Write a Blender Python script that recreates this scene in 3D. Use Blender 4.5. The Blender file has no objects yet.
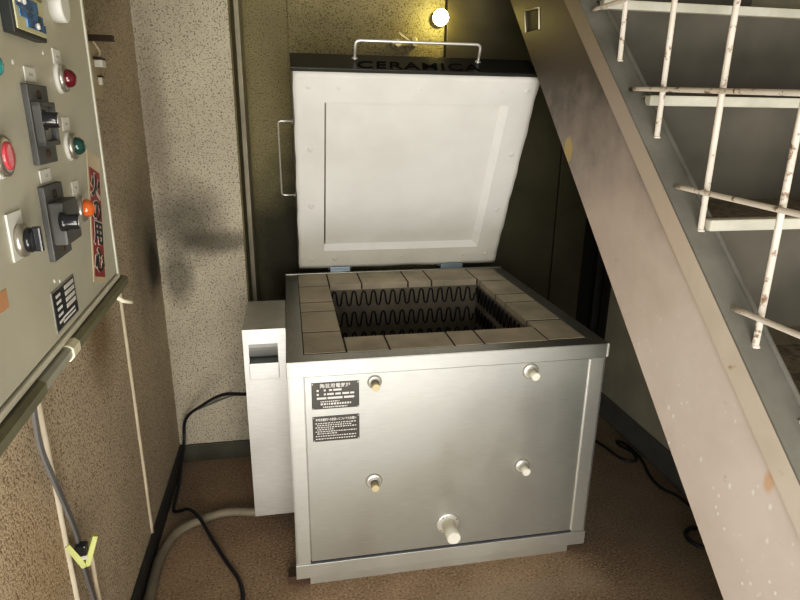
import bpy, bmesh, math, random
from mathutils import Vector, Matrix
random.seed(7)
V = Vector
SC = bpy.context.scene
COL = SC.collection
PI = math.pi

# ------------------------------------------------------------------ materials
def new_mat(name):
    m = bpy.data.materials.new(name); m.use_nodes = True
    nt = m.node_tree
    return m, nt, nt.nodes['Principled BSDF']

def N(nt, kind, **kw):
    n = nt.nodes.new(kind)
    for k, v in kw.items():
        if k in n.inputs: n.inputs[k].default_value = v
        else: setattr(n, k, v)
    return n

def c4(c): return (c[0], c[1], c[2], 1.0)

def mixcol(nt, fac, a, b, blend='MIX'):
    m = nt.nodes.new('ShaderNodeMix'); m.data_type = 'RGBA'; m.blend_type = blend
    for sock, v in ((m.inputs[0], fac), (m.inputs[6], a), (m.inputs[7], b)):
        if hasattr(v, 'is_linked') or hasattr(v, 'links'): nt.links.new(v, sock)
        elif isinstance(v, (int, float)): sock.default_value = v
        else: sock.default_value = c4(v)
    return m.outputs[2]

def ramp(nt, src, p0, p1, a=0.0, b=1.0):
    m = N(nt, 'ShaderNodeMapRange'); m.clamp = True
    m.inputs[1].default_value = p0; m.inputs[2].default_value = p1
    m.inputs[3].default_value = a; m.inputs[4].default_value = b
    nt.links.new(src, m.inputs[0]); return m.outputs[0]

def noise(nt, vec, scale, detail=3, rough=0.55, dist=0.0):
    n = N(nt, 'ShaderNodeTexNoise'); n.inputs['Scale'].default_value = scale
    n.inputs['Detail'].default_value = detail; n.inputs['Roughness'].default_value = rough
    n.inputs['Distortion'].default_value = dist
    nt.links.new(vec, n.inputs['Vector']); return n.outputs['Fac']

def mapped(nt, scale):
    g = N(nt, 'ShaderNodeNewGeometry'); m = N(nt, 'ShaderNodeMapping')
    m.inputs['Scale'].default_value = scale
    nt.links.new(g.outputs['Position'], m.inputs['Vector']); return m.outputs[0]

def pos(nt): return N(nt, 'ShaderNodeNewGeometry').outputs['Position']

def math_(nt, op, a, b):
    m = N(nt, 'ShaderNodeMath', operation=op)
    for s, v in ((m.inputs[0], a), (m.inputs[1], b)):
        if isinstance(v, (int, float)): s.default_value = v
        else: nt.links.new(v, s)
    return m.outputs[0]

def blob(nt, centre, radii, soft=0.9, wob=5.0, amt=0.55):
    """soft irregular stain around a point: 1 inside, 0 outside"""
    p = pos(nt)
    sub = N(nt, 'ShaderNodeVectorMath', operation='SUBTRACT'); nt.links.new(p, sub.inputs[0]); sub.inputs[1].default_value = centre
    dv = N(nt, 'ShaderNodeVectorMath', operation='DIVIDE'); nt.links.new(sub.outputs[0], dv.inputs[0]); dv.inputs[1].default_value = radii
    ln = N(nt, 'ShaderNodeVectorMath', operation='LENGTH'); nt.links.new(dv.outputs[0], ln.inputs[0])
    w = noise(nt, p, wob, 4)
    d = math_(nt, 'ADD', ln.outputs['Value'], math_(nt, 'MULTIPLY', math_(nt, 'SUBTRACT', w, 0.5), amt * 2))
    return ramp(nt, d, 1.0 - soft * 0.7, 1.0 + soft * 0.3, 1.0, 0.0)

def bump(nt, bsdf, h, strength, dist=0.004):
    b = N(nt, 'ShaderNodeBump'); b.inputs['Strength'].default_value = strength; b.inputs['Distance'].default_value = dist
    nt.links.new(h, b.inputs['Height']); nt.links.new(b.outputs[0], bsdf.inputs['Normal'])

def plain(name, col, rough=0.5, metal=0.0, var=0.08, scale=14.0, coat=0.0, bmp=0.0, spec=None):
    m, nt, b = new_mat(name)
    n = noise(nt, pos(nt), scale, 4)
    dark = tuple(x * (1 - var * 2) for x in col); lite = tuple(min(1, x * (1 + var)) for x in col)
    nt.links.new(mixcol(nt, ramp(nt, n, .3, .7), dark, lite), b.inputs['Base Color'])
    b.inputs['Roughness'].default_value = rough; b.inputs['Metallic'].default_value = metal
    if coat: b.inputs['Coat Weight'].default_value = coat; b.inputs['Coat Roughness'].default_value = .08
    if spec is not None: b.inputs['Specular IOR Level'].default_value = spec
    if bmp: bump(nt, b, noise(nt, pos(nt), scale * 12, 3), bmp, .001)
    return m

def stucco(name, base, pit, scale, lo, hi, stains=(), bstr=0.6, light=None, spec=.2):
    m, nt, b = new_mat(name)
    p = pos(nt)
    n1 = noise(nt, p, scale, 3, .6)
    n2 = noise(nt, p, scale * 2.3, 2, .5)
    big = noise(nt, p, 3.0, 4, .6)
    col = mixcol(nt, ramp(nt, big, .3, .75), tuple(x * .84 for x in base), tuple(min(1, x * 1.08) for x in base))
    if light:
        col = mixcol(nt, ramp(nt, n2, .55, .7, 0, .8), col, light)
    col = mixcol(nt, ramp(nt, n1, lo, hi, .85, 0), col, pit)
    for (cen, rad, scol, st) in stains:
        k = blob(nt, cen, rad)
        col = mixcol(nt, math_(nt, 'MULTIPLY', k, st), col, scol)
    nt.links.new(col, b.inputs['Base Color'])
    b.inputs['Roughness'].default_value = .9; b.inputs['Specular IOR Level'].default_value = spec
    h = math_(nt, 'ADD', ramp(nt, n1, lo - .05, hi + .15), math_(nt, 'MULTIPLY', n2, .6))
    bump(nt, b, h, bstr, .004)
    return m

def brushed(name, col=(.63, .635, .62), rough=.4, metal=.9, stretch=(3, 3, 160), grime=.25):
    m, nt, b = new_mat(name)
    n = noise(nt, mapped(nt, stretch), 6, 3, .6)
    cloud = noise(nt, pos(nt), 3.2, 4, .6, .3)
    c = mixcol(nt, ramp(nt, n, .3, .7), tuple(x * .9 for x in col), tuple(min(1, x * 1.06) for x in col))
    c = mixcol(nt, ramp(nt, cloud, .35, .72, 0, grime), c, tuple(x * .62 for x in col))
    nt.links.new(c, b.inputs['Base Color'])
    b.inputs['Metallic'].default_value = metal
    nt.links.new(ramp(nt, cloud, .3, .7, rough - .06, rough + .1), b.inputs['Roughness'])
    bump(nt, b, n, .05, .001)
    return m

M = {}
SOOT = (.045, .04, .028)
M['wall_left'] = stucco('left wall pebbled finish', (.61, .52, .395), (.20, .15, .10), 190, .37, .48,
    stains=[((-.425, .58, .88), (.5, .26, .26), (.16, .15, .115), .6), ((-.425, .02, .80), (.3, .10, .15), (.20, .13, .05), .65),
            ((-.425, .62, .80), (.5, .10, .12), SOOT, .85), ((-.425, -.45, .35), (.3, .16, .4), (.36, .24, .11), .35),
            ((-.425, .30, 1.70), (.3, .25, .25), (.12, .10, .06), .45)], light=(.82, .74, .61), bstr=.5)
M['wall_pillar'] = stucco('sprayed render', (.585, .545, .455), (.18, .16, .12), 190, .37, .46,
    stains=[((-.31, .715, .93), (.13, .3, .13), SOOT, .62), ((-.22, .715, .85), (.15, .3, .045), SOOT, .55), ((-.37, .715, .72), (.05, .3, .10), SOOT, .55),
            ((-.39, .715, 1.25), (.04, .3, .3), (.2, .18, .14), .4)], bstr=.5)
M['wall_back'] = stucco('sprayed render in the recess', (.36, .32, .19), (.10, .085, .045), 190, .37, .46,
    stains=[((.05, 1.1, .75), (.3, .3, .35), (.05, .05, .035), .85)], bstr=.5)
M['dark_panel'] = plain('dark olive board', (.10, .088, .045), .55, var=.15, scale=6)
M['black_gap'] = plain('black shadow gap', (.006, .006, .005), .8)
M['dark_board'] = plain('blackish door board', (.03, .031, .026), .5, var=.15)
M['wall_right'] = plain('right wall painted board', (.52, .50, .40), .7, var=.1, scale=5, bmp=.1)
M['skirting'] = plain('olive grey skirting', (.085, .08, .056), .55, var=.12)
M['skirting_right'] = plain('grey skirting', (.15, .15, .135), .55, var=.12)
M['skirting_dark'] = plain('dark skirting', (.045, .045, .04), .6, var=.12)
M['olive_groove'] = plain('olive reveal', (.16, .14, .065), .7, var=.15)
M['corner_strip'] = plain('pale reveal strip', (.40, .37, .29), .7, var=.1)
M['ceiling'] = plain('grey ceiling', (.22, .21, .18), .9)
M['caulk'] = plain('beige caulk', (.62, .55, .43), .8, var=.1)

def floor_mat():
    m, nt, b = new_mat('brown speckled floor')
    p = pos(nt)
    big = noise(nt, p, 2.6, 5, .65); fine = noise(nt, p, 150, 3, .6); f2 = noise(nt, p, 60, 3, .6)
    c = mixcol(nt, ramp(nt, big, .3, .7), (.26, .185, .122), (.46, .345, .235))
    c = mixcol(nt, ramp(nt, fine, .52, .64, 0, .85), c, (.52, .42, .32))
    c = mixcol(nt, ramp(nt, fine, .32, .44, .7, 0), c, (.05, .034, .023))
    c = mixcol(nt, ramp(nt, f2, .6, .75, 0, .35), c, (.42, .37, .30))
    dust = blob(nt, (.62, -.12, 0), (.28, .05, 1), .9, 9.0, .8)
    c = mixcol(nt, math_(nt, 'MULTIPLY', dust, .35), c, (.45, .38, .31))
    dust2 = blob(nt, (1.18, .12, 0), (.10, .2, 1), .9, 9.0, .8)
    c = mixcol(nt, math_(nt, 'MULTIPLY', dust2, .3), c, (.40, .36, .31))
    nt.links.new(c, b.inputs['Base Color'])
    b.inputs['Roughness'].default_value = .85; b.inputs['Specular IOR Level'].default_value = .25
    bump(nt, b, fine, .5, .003)
    return m
M['floor'] = floor_mat()

def stringer_mat():
    m, nt, b = new_mat('worn pinkish beige paint')
    p = pos(nt)
    big = noise(nt, p, 4.5, 5, .65)
    c = mixcol(nt, ramp(nt, big, .3, .7), (.555, .475, .425), (.665, .58, .53))
    # darker top end: shade and brown soot painted into the colour
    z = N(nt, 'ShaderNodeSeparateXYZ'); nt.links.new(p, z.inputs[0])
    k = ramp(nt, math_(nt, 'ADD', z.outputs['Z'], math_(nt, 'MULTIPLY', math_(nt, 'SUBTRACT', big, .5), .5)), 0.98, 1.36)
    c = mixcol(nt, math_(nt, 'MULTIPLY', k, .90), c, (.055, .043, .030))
    rust = noise(nt, p, 38, 5, .7)
    c = mixcol(nt, ramp(nt, rust, .68, .76, 0, .5), c, (.30, .19, .10))
    v = N(nt, 'ShaderNodeTexVoronoi'); v.inputs['Scale'].default_value = 30; nt.links.new(mapped(nt, (1, 1, .6)), v.inputs['Vector'])
    dots = ramp(nt, v.outputs['Distance'], .07, .14, 1, 0)
    low = ramp(nt, z.outputs['Z'], .95, .55)
    pick = ramp(nt, noise(nt, p, 9, 2), .44, .50)
    c = mixcol(nt, math_(nt, 'MULTIPLY', math_(nt, 'MULTIPLY', dots, low), pick), c, (.86, .83, .76))
    v2 = N(nt, 'ShaderNodeTexVoronoi'); v2.inputs['Scale'].default_value = 62; nt.links.new(mapped(nt, (1, 1, .7)), v2.inputs['Vector'])
    c = mixcol(nt, math_(nt, 'MULTIPLY', math_(nt, 'MULTIPLY', ramp(nt, v2.outputs['Distance'], .10, .2, 1, 0), low), ramp(nt, noise(nt, p, 14, 2), .52, .58)), c, (.86, .83, .76))
    for cen, rad in (((.8, -.638, .685), (.2, .012, .022)),):
        c = mixcol(nt, math_(nt, 'MULTIPLY', blob(nt, cen, rad, .6, 30, .2), .7), c, (.60, .34, .19))
    c = mixcol(nt, math_(nt, 'MULTIPLY', blob(nt, (.8, .22, 1.182), (.2, .026, .040), .25, 30, .2), .95), c, (.50, .40, .17))
    nt.links.new(c, b.inputs['Base Color']); b.inputs['Roughness'].default_value = .5
    bump(nt, b, big, .12, .004)
    return m
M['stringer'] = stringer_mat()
def band_mat():
    m, nt, b = new_mat('lighter beige paint')
    p = pos(nt); big = noise(nt, p, 7, 4)
    c = mixcol(nt, ramp(nt, big, .3, .7), (.54, .46, .385), (.64, .56, .48))
    z = N(nt, 'ShaderNodeSeparateXYZ'); nt.links.new(p, z.inputs[0])
    c = mixcol(nt, ramp(nt, math_(nt, 'ADD', z.outputs['Z'], math_(nt, 'MULTIPLY', big, .3)), 1.15, 1.75, 0, .75), c, (.13, .10, .075))  # band darkens upwards too, shade and soot put into its colour
    rust = noise(nt, p, 30, 5, .7)
    c = mixcol(nt, ramp(nt, rust, .66, .74, 0, .6), c, (.26, .15, .07))
    nt.links.new(c, b.inputs['Base Color']); b.inputs['Roughness'].default_value = .5
    return m
M['stringer_band'] = band_mat()
M['flange'] = plain('blue grey paint', (.20, .197, .178), .5, var=.14, scale=7)
M['riser'] = plain('grey riser paint', (.115, .108, .092), .6, var=.16, scale=5)
M['tread'] = stucco('dirty brown tread', (.22, .185, .135), (.09, .07, .045), 60, .38, .55, bstr=.3)
M['nosing'] = plain('cream nosing paint', (.62, .60, .51), .5, var=.12, scale=9)
def rail_mat():
    m, nt, b = new_mat('chipped cream bar paint')
    p = pos(nt)
    r = noise(nt, p, 45, 5, .7)
    c = mixcol(nt, ramp(nt, noise(nt, p, 8, 3), .3, .7), (.60, .53, .45), (.74, .68, .60))
    c = mixcol(nt, ramp(nt, r, .56, .64, 0, .9), c, (.15, .075, .04))
    nt.links.new(c, b.inputs['Base Color']); b.inputs['Roughness'].default_value = .55
    return m
M['rail'] = rail_mat()

M['steel'] = brushed('brushed steel sheet', (.54, .55, .525), .42, .88, (3, 3, 120), .5)
M['steel_side'] = brushed('brushed steel trim', (.58, .585, .56), .46, .82, (3, 3, 120), .15)
M['rim'] = brushed('dull steel rim', (.42, .42, .39), .42, .85, (40, 3, 3), .2)
M['box_steel'] = brushed('light steel box', (.66, .66, .64), .46, .78, (4, 4, 60), .1)
M['hinge'] = brushed('blue grey hinge steel', (.30, .36, .42), .4, .8)
M['chrome'] = plain('chrome rod', (.86, .85, .81), .32, .65, var=.03)
M['gap_line'] = plain('dark seam', (.05, .055, .07), .6)
M['brick'] = plain('cream firebrick', (.50, .45, .355), .85, var=.12, scale=9, bmp=.25)
M['grout'] = plain('dark brick joint', (.07, .05, .032), .95)  # dark mortar filling the joints between the bricks
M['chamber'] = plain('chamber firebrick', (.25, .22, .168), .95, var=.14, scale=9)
M['coil'] = plain('dark heating wire', (.022, .022, .026), .45, .6)
def blanket_mat():
    m, nt, b = new_mat('white ceramic fibre')
    p = pos(nt)
    n = noise(nt, mapped(nt, (30, 30, 140)), 5, 3, .6); big = noise(nt, p, 5, 4, .6)
    c = mixcol(nt, ramp(nt, big, .3, .75), (.70, .69, .65), (.80, .795, .755))
    nt.links.new(c, b.inputs['Base Color']); b.inputs['Roughness'].default_value = .92; b.inputs['Specular IOR Level'].default_value = .1
    bump(nt, b, math_(nt, 'ADD', n, math_(nt, 'MULTIPLY', big, 1.5)), .12, .003)
    return m
M['blanket'] = blanket_mat()
M['blanket_edge'] = plain('fibre edge whitened as lit', (.86, .855, .82), .9, var=.02)  # lit look of the tray bevels put into a whiter colour
M['stud'] = plain('pale ceramic stud', (.74, .73, .69), .7)
M['lid_front'] = plain('black enamelled steel', (.036, .036, .032), .3, .3, var=.1)
M['lid_back'] = brushed('lid steel', (.35, .35, .33), .4, .85)
M['letter'] = plain('dull black lettering', (.003, .003, .003), .75, spec=.1)
M['ceramic'] = plain('cream ceramic plug', (.80, .77, .66), .7, var=.05)
M['ceramic_y'] = plain('yellowed ceramic plug', (.66, .55, .33), .7, var=.08)
M['dark_plug'] = plain('dark tube sleeve', (.22, .205, .16), .6)
M['plate_black'] = plain('black etched plate', (.07, .068, .065), .4, .2, var=.05)
M['plate_ink'] = plain('silver etched lettering', (.72, .71, .68), .45)
M['recess'] = plain('box steel darkened as shade', (.38, .39, .39), .5, .6)  # shade of the scoop put into its colour, darker than the box

M['cabinet'] = plain('grey green enamel', (.57, .56, .47), .42, var=.06, scale=4)
M['cabinet_edge'] = plain('light cabinet edge', (.70, .68, .58), .45, var=.05)
M['bumper'] = plain('olive plastic sleeve', (.21, .205, .125), .45, var=.1)
M['bumper_light'] = plain('grey plastic duct', (.40, .40, .34), .45, var=.06)
M['tape'] = plain('cream tape', (.78, .74, .58), .7, var=.05)
M['tag_white'] = plain('white tag', (.78, .77, .72), .5, var=.04)
M['tag_grey'] = plain('faded grey print', (.40, .40, .38), .6)
M['ink'] = plain('dark ink', (.05, .05, .05), .6)
M['bakelite'] = plain('dark grey bakelite', (.095, .098, .095), .45, var=.15)
M['bakelite_lite'] = plain('grey switch plate', (.30, .30, .27), .45, var=.08)
M['knob_black'] = plain('black knob', (.018, .02, .024), .25, coat=.5)
M['bezel'] = plain('nickel bezel', (.55, .53, .48), .28, .85)
def lens(name, col, emit=0.0):
    m = plain(name, col, .16, coat=.8, var=.04)
    return m
M['lens_red'] = lens('dark red lens', (.13, .006, .014))
M['lens_pink'] = lens('pink red lens', (.72, .09, .12))
M['lens_green'] = lens('dark green lens', (.012, .075, .058))
M['lens_teal'] = lens('teal lens', (.05, .30, .30))
M['lens_orange'] = lens('orange lens', (.74, .17, .035))
M['sticker_red'] = plain('red sticker', (.34, .035, .04), .45, var=.06)
M['sticker_cream'] = plain('cream sticker border', (.66, .58, .43), .5, var=.06)
M['sticker_white'] = plain('white lettering outline', (.76, .72, .64), .5)
M['sticker_black'] = plain('black brush lettering', (.018, .016, .015), .45)
M['sticker_tan'] = plain('orange tan paper', (.62, .36, .2), .7)
M['navy'] = plain('black blue data plate', (.018, .022, .028), .4)
M['ctl_body'] = plain('black instrument case', (.03, .034, .034), .4, var=.15)
M['ctl_face'] = plain('cream instrument face', (.66, .64, .42), .4, var=.05)
M['ctl_olive'] = plain('olive display', (.22, .205, .07), .3)
M['film'] = plain('blue protective film', (.06, .22, .50), .18, var=.45, scale=55, coat=.6)
M['rust'] = plain('rusty brown', (.09, .05, .032), .7)
M['brown_bar'] = plain('dark brown bar', (.05, .027, .012), .5)
M['switch_plate'] = plain('beige wiring plate', (.55, .475, .33), .6, var=.07)
M['cable_black'] = plain('black cable', (.012, .014, .018), .4)
M['cable_grey'] = plain('grey flat cable', (.17, .17, .175), .3, var=.1, coat=.3)
M['cord_beige'] = plain('beige cord', (.60, .52, .41), .7)
M['hose'] = plain('grey hose', (.25, .22, .165), .6, var=.1)
M['peg'] = plain('pale green plastic', (.58, .62, .24), .4)
M['brass'] = plain('pale brass', (.80, .72, .45), .3, .45)
def glow():
    m, nt, b = new_mat('glowing bulb glass')
    n = noise(nt, pos(nt), 3, 2)
    nt.links.new(mixcol(nt, n, (1, .80, .22), (1, .86, .32)), b.inputs['Emission Color'])
    b.inputs['Emission Strength'].default_value = 26
    return m
M['bulb'] = glow()

# ------------------------------------------------------------------ mesh helpers
class MB:
    def __init__(s): s.bm = bmesh.new()
    def box(s, a, b, bevel=0.0, mat=None):
        a, b = V(a), V(b); c = (a + b) / 2; d = b - a
        r = bmesh.ops.create_cube(s.bm, size=1.0)
        vs = r['verts']
        for v in vs: v.co = V((v.co.x * d.x, v.co.y * d.y, v.co.z * d.z)) + c
        if bevel > 0:
            es = list({e for v in vs for e in v.link_edges})
            rr = bmesh.ops.bevel(s.bm, geom=es, offset=bevel, segments=2, profile=.6, affect='EDGES')
            vs = list({v for f in rr['faces'] for v in f.verts} | {v for v in vs if v.is_valid})
        if mat is not None:
            for v in vs: v.co = mat @ v.co
        return s
    def face(s, pts):
        s.bm.faces.new([s.bm.verts.new(V(p)) for p in pts]); return s
    def prism(s, poly, off):
        off = V(off)
        a = [s.bm.verts.new(V(p)) for p in poly]; b = [s.bm.verts.new(V(p) + off) for p in poly]
        n = len(a)
        s.bm.faces.new(a[::-1]); s.bm.faces.new(b)
        for i in range(n): s.bm.faces.new((a[i], a[(i + 1) % n], b[(i + 1) % n], b[i]))
        return s
    def lathe(s, o, axis, prof, seg=24, caps=True):
        """prof: list of (radius, distance along axis)"""
        o = V(o); ax = V(axis).normalized()
        t = ax.orthogonal().normalized(); u = ax.cross(t)
        rings = []
        for r, h in prof:
            rings.append([s.bm.verts.new(o + ax * h + (t * math.cos(k * 2 * PI / seg) + u * math.sin(k * 2 * PI / seg)) * max(r, 1e-5)) for k in range(seg)])
        for i in range(len(rings) - 1):
            for k in range(seg):
                f = s.bm.faces.new((rings[i][k], rings[i][(k + 1) % seg], rings[i + 1][(k + 1) % seg], rings[i + 1][k])); f.smooth = True
        if caps:
            s.bm.faces.new(rings[0][::-1]); s.bm.faces.new(rings[-1])
        return s
    def tube(s, pts, r, seg=10, flat=None, r_end=None):
        pts = [V(p) for p in pts]; n = len(pts); rings = []
        prev = None
        for i, p in enumerate(pts):
            d = (pts[min(i + 1, n - 1)] - pts[max(i - 1, 0)]).normalized()
            if prev is None: t = d.orthogonal().normalized()
            else:
                t = prev - d * prev.dot(d)
                t = t.normalized() if t.length > 1e-6 else d.orthogonal().normalized()
            prev = t; u = d.cross(t)
            rr = r if r_end is None else r + (r_end - r) * i / (n - 1)
            rings.append([s.bm.verts.new(p + t * math.cos(k * 2 * PI / seg) * rr + u * math.sin(k * 2 * PI / seg) * rr) for k in range(seg)])
        for i in range(n - 1):
            for k in range(seg):
                f = s.bm.faces.new((rings[i][k], rings[i][(k + 1) % seg], rings[i + 1][(k + 1) % seg], rings[i + 1][k])); f.smooth = True
        s.bm.faces.new(rings[0][::-1]); s.bm.faces.new(rings[-1])
        return s
    def strip(s, pts, w, t, up):
        """flat ribbon of width w along pts"""
        pts = [V(p) for p in pts]; n = len(pts); R = []
        for i, p in enumerate(pts):
            d = (pts[min(i + 1, n - 1)] - pts[max(i - 1, 0)]).normalized()
            nn = V(up).normalized(); q = d.cross(nn).normalized()
            R.append([s.bm.verts.new(p + q * a + nn * b) for a, b in ((-w / 2, 0), (w / 2, 0), (w / 2, t), (-w / 2, t))])
        for i in range(n - 1):
            for k in range(4): s.bm.faces.new((R[i][k], R[i][(k + 1) % 4], R[i + 1][(k + 1) % 4], R[i + 1][k]))
        s.bm.faces.new(R[0][::-1]); s.bm.faces.new(R[-1]); return s
    def merge_obj_mesh(s, me, mat):
        tmp = bmesh.new(); tmp.from_mesh(me)
        m2 = bpy.data.meshes.new('t'); tmp.transform(mat); tmp.to_mesh(m2); tmp.free()
        s.bm.from_mesh(m2); bpy.data.meshes.remove(m2); return s
    def build(s, name, mat, parent=None):
        bmesh.ops.recalc_face_normals(s.bm, faces=s.bm.faces[:])
        if parent is not None:
            o0 = world_loc(parent)
            bmesh.ops.translate(s.bm, verts=s.bm.verts[:], vec=-o0)
        me = bpy.data.meshes.new(name); s.bm.to_mesh(me); s.bm.free()
        me.materials.append(M[mat] if isinstance(mat, str) else mat)
        o = bpy.data.objects.new(name, me); COL.objects.link(o)
        if parent is not None: o.parent = parent
        return o

def world_loc(o):
    v = V((0, 0, 0))
    while o is not None: v += o.location; o = o.parent
    return v

def thing(name, label, cat, loc=(0, 0, 0), group=None):
    o = bpy.data.objects.new(name, None); o.empty_display_size = .05; COL.objects.link(o); o.location = loc
    o['label'] = label; o['category'] = cat
    if group: o['group'] = group
    return o
def tag(o, label, cat, group=None):
    o['label'] = label; o['category'] = cat
    if group: o['group'] = group
    return o
def recentre(o):
    """put the origin of a top-level mesh at the middle of its base"""
    me = o.data; xs = [v.co for v in me.vertices]
    c = V(((min(v.x for v in xs) + max(v.x for v in xs)) / 2, (min(v.y for v in xs) + max(v.y for v in xs)) / 2, min(v.z for v in xs)))
    me.transform(Matrix.Translation(-c)); o.location = c; return o
def struct(o):
    o['kind'] = 'structure'; return o
def plabel(o, l): o['label'] = l; return o

def smooth_path(pts, sub=8):
    pts = [V(p) for p in pts]; out = []
    for i in range(len(pts) - 1):
        p0 = pts[max(i - 1, 0)]; p1 = pts[i]; p2 = pts[i + 1]; p3 = pts[min(i + 2, len(pts) - 1)]
        for k in range(sub):
            t = k / sub
            out.append(.5 * ((2 * p1) + (-p0 + p2) * t + (2 * p0 - 5 * p1 + 4 * p2 - p3) * t * t + (-p0 + 3 * p1 - 3 * p2 + p3) * t ** 3))
    out.append(pts[-1]); return out

def round_path(pts, r, seg=5):
    pts = [V(p) for p in pts]; out = [pts[0]]
    for i in range(1, len(pts) - 1):
        a = (pts[i - 1] - pts[i]).normalized(); b = (pts[i + 1] - pts[i]).normalized()
        p, q = pts[i] + a * r, pts[i] + b * r
        for k in range(seg + 1):
            t = k / seg; out.append((1 - t) ** 2 * p + 2 * t * (1 - t) * pts[i] + t * t * q)
    out.append(pts[-1]); return out

def text_mesh(txt, size=1.0, extrude=.0, offset=0.0, shear=0.0, align='CENTER', sx=1.0, spacing=1.0):
    cu = bpy.data.curves.new('t', 'FONT'); cu.body = txt; cu.size = size; cu.extrude = extrude; cu.offset = offset
    cu.shear = shear; cu.align_x = align; cu.align_y = 'CENTER'; cu.space_character = spacing
    ob = bpy.data.objects.new('t', cu); COL.objects.link(ob); ob.scale.x = 1
    dg = bpy.context.evaluated_depsgraph_get(); dg.update()
    me = bpy.data.meshes.new_from_object(ob.evaluated_get(dg))
    me.transform(Matrix.Diagonal((sx, 1, 1, 1)))
    bpy.data.objects.remove(ob); bpy.data.curves.remove(cu)
    return me
def frame(o, x, y):
    """matrix whose local x, y, z follow x, y and x cross y"""
    x = V(x).normalized(); y = V(y).normalized(); z = x.cross(y)
    m = Matrix.Identity(4)
    for i in range(3): m[i][0] = x[i]; m[i][1] = y[i]; m[i][2] = z[i]; m[i][3] = V(o)[i]
    return m

# ------------------------------------------------------------------ camera
R = ((0.98289919, -0.18376857, 0.01176012), (-0.04361536, -0.29437473, -0.95469431), (0.17890469, 0.93785534, -0.29735582))
CAM = V((0.0221913, -1.36297791, 1.2668288))
cam = bpy.data.cameras.new('camera'); cam.sensor_width = 36; cam.lens = 585.857 / 800 * 36; cam.clip_start = .02
co = bpy.data.objects.new('camera', cam); COL.objects.link(co)
mw = Matrix.Identity(4)
for i in range(3): mw[i][0] = R[0][i]; mw[i][1] = -R[1][i]; mw[i][2] = -R[2][i]; mw[i][3] = CAM[i]
co.matrix_world = mw; SC.camera = co

# ------------------------------------------------------------------ room
ZR = .6863                     # top of the kiln rim
XL, XR, YP, YB, HT = -.425, 1.362, .715, 1.10, 2.5
XW = 1.50                      # main wall beyond the stairs
YO = -1.25                     # the open side of the niche, behind the camera
struct(MB().box((XL - .1, -3.4, -.08), (XR + .3, YB + .1, 0)).build('floor', 'floor'))
struct(MB().box((XL - .1, YO, 0), (XL, YB + .1, HT)).build('wall_left', 'wall_left'))
struct(MB().box((XL, YP, 0), (-.139, YB, HT)).build('wall_corner', 'wall_pillar'))
wb = MB().box((-.139, YB, 0), (XW + .1, YB + .1, HT)).build('wall_back', 'wall_back'); struct(wb)
struct(MB().box((.046, YB - .014, 0), (.655, YB, HT), .004).build('trim_1', 'wall_back'))          # slightly proud render field
# dark boards to the right of it
bd = MB().box((.664, YB - .018, 0), (1.192, YB, HT), .003).box((1.199, YB - .018, 0), (1.345, YB, HT), .003).build('trim_2', 'dark_panel'); struct(bd)
struct(MB().box((1.192, YB - .006, 0), (1.199, YB, HT)).box((.655, YB - .006, 0), (.664, YB, HT)).build('trim_3', 'black_gap'))
# reveal of the corner pier
struct(MB().box((-.139, YP + .012, 0), (-.134, .90, HT)).build('trim_4', 'olive_groove'))
struct(MB().box((-.139, .90, 0), (-.118, YB, HT), .003).build('trim_5', 'corner_strip'))
# right wall and the dark doorway frame beyond it
struct(MB().box((XW, YO, 0), (XW + .1, YB, HT)).build('wall_right', 'wall_right'))
under = lambda y: max(.01, 1.355 + .911 * y - .235)     # boarding that closes the space under the stairs
struct(MB().prism([(XR, y, z) for y, z in [(-1.22, 0), (.84, 0), (.84, under(.84)), (-1.22, under(-1.22))]], (.03, 0, 0)).build('wall_under_stairs', 'wall_right'))
struct(MB().box((XR + .06, .845, 0), (XR + .1, YB, HT)).build('door_1', 'dark_board'))
struct(MB().box((1.345, YB - .02, 0), (XR + .06, YB, HT)).build('trim_9', 'black_gap'))
struct(MB().box((XR + .0, .84, 0), (XR + .03, .875, HT), .003).box((XR + .015, .90, 0), (XR + .06, .93, HT), .003).box((XR + .02, 1.0, 0), (XR + .06, 1.02, HT), .003).build('trim_6', 'dark_board'))
struct(MB().box((XL, YO, HT), (XW + .1, YB + .1, HT + .08)).build('ceiling', 'ceiling'))
struct(MB().box((XL, YO, 0), (XL + .008, YP, .072), .002).build('baseboard_left', 'skirting_dark'))
struct(MB().box((XL + .008, YP - .009, 0), (-.134, YP, .070), .002).build('baseboard_corner', 'skirting'))
struct(MB().box((XR - .010, -1.1, 0), (XR, .84, .105), .002).build('baseboard_right', 'skirting_right'))
struct(MB().box((-.118, YB - .024, 0), (.66, YB - .014, .07), .002).build('baseboard_back', 'skirting'))
def joint(name, y0, y1, z0, z1):
    pts = [(XL + .001, y0 + (y1 - y0) * k / 14 + random.uniform(-.0012, .0012), z0 + (z1 - z0) * k / 14) for k in range(15)]
    return struct(MB().tube(smooth_path(pts, 3), .006, 8).build(name, 'caulk'))
joint('trim_7', .213, .213, .073, 1.6)
joint('trim_8', -.332, -.350, .073, 1.6)

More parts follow.
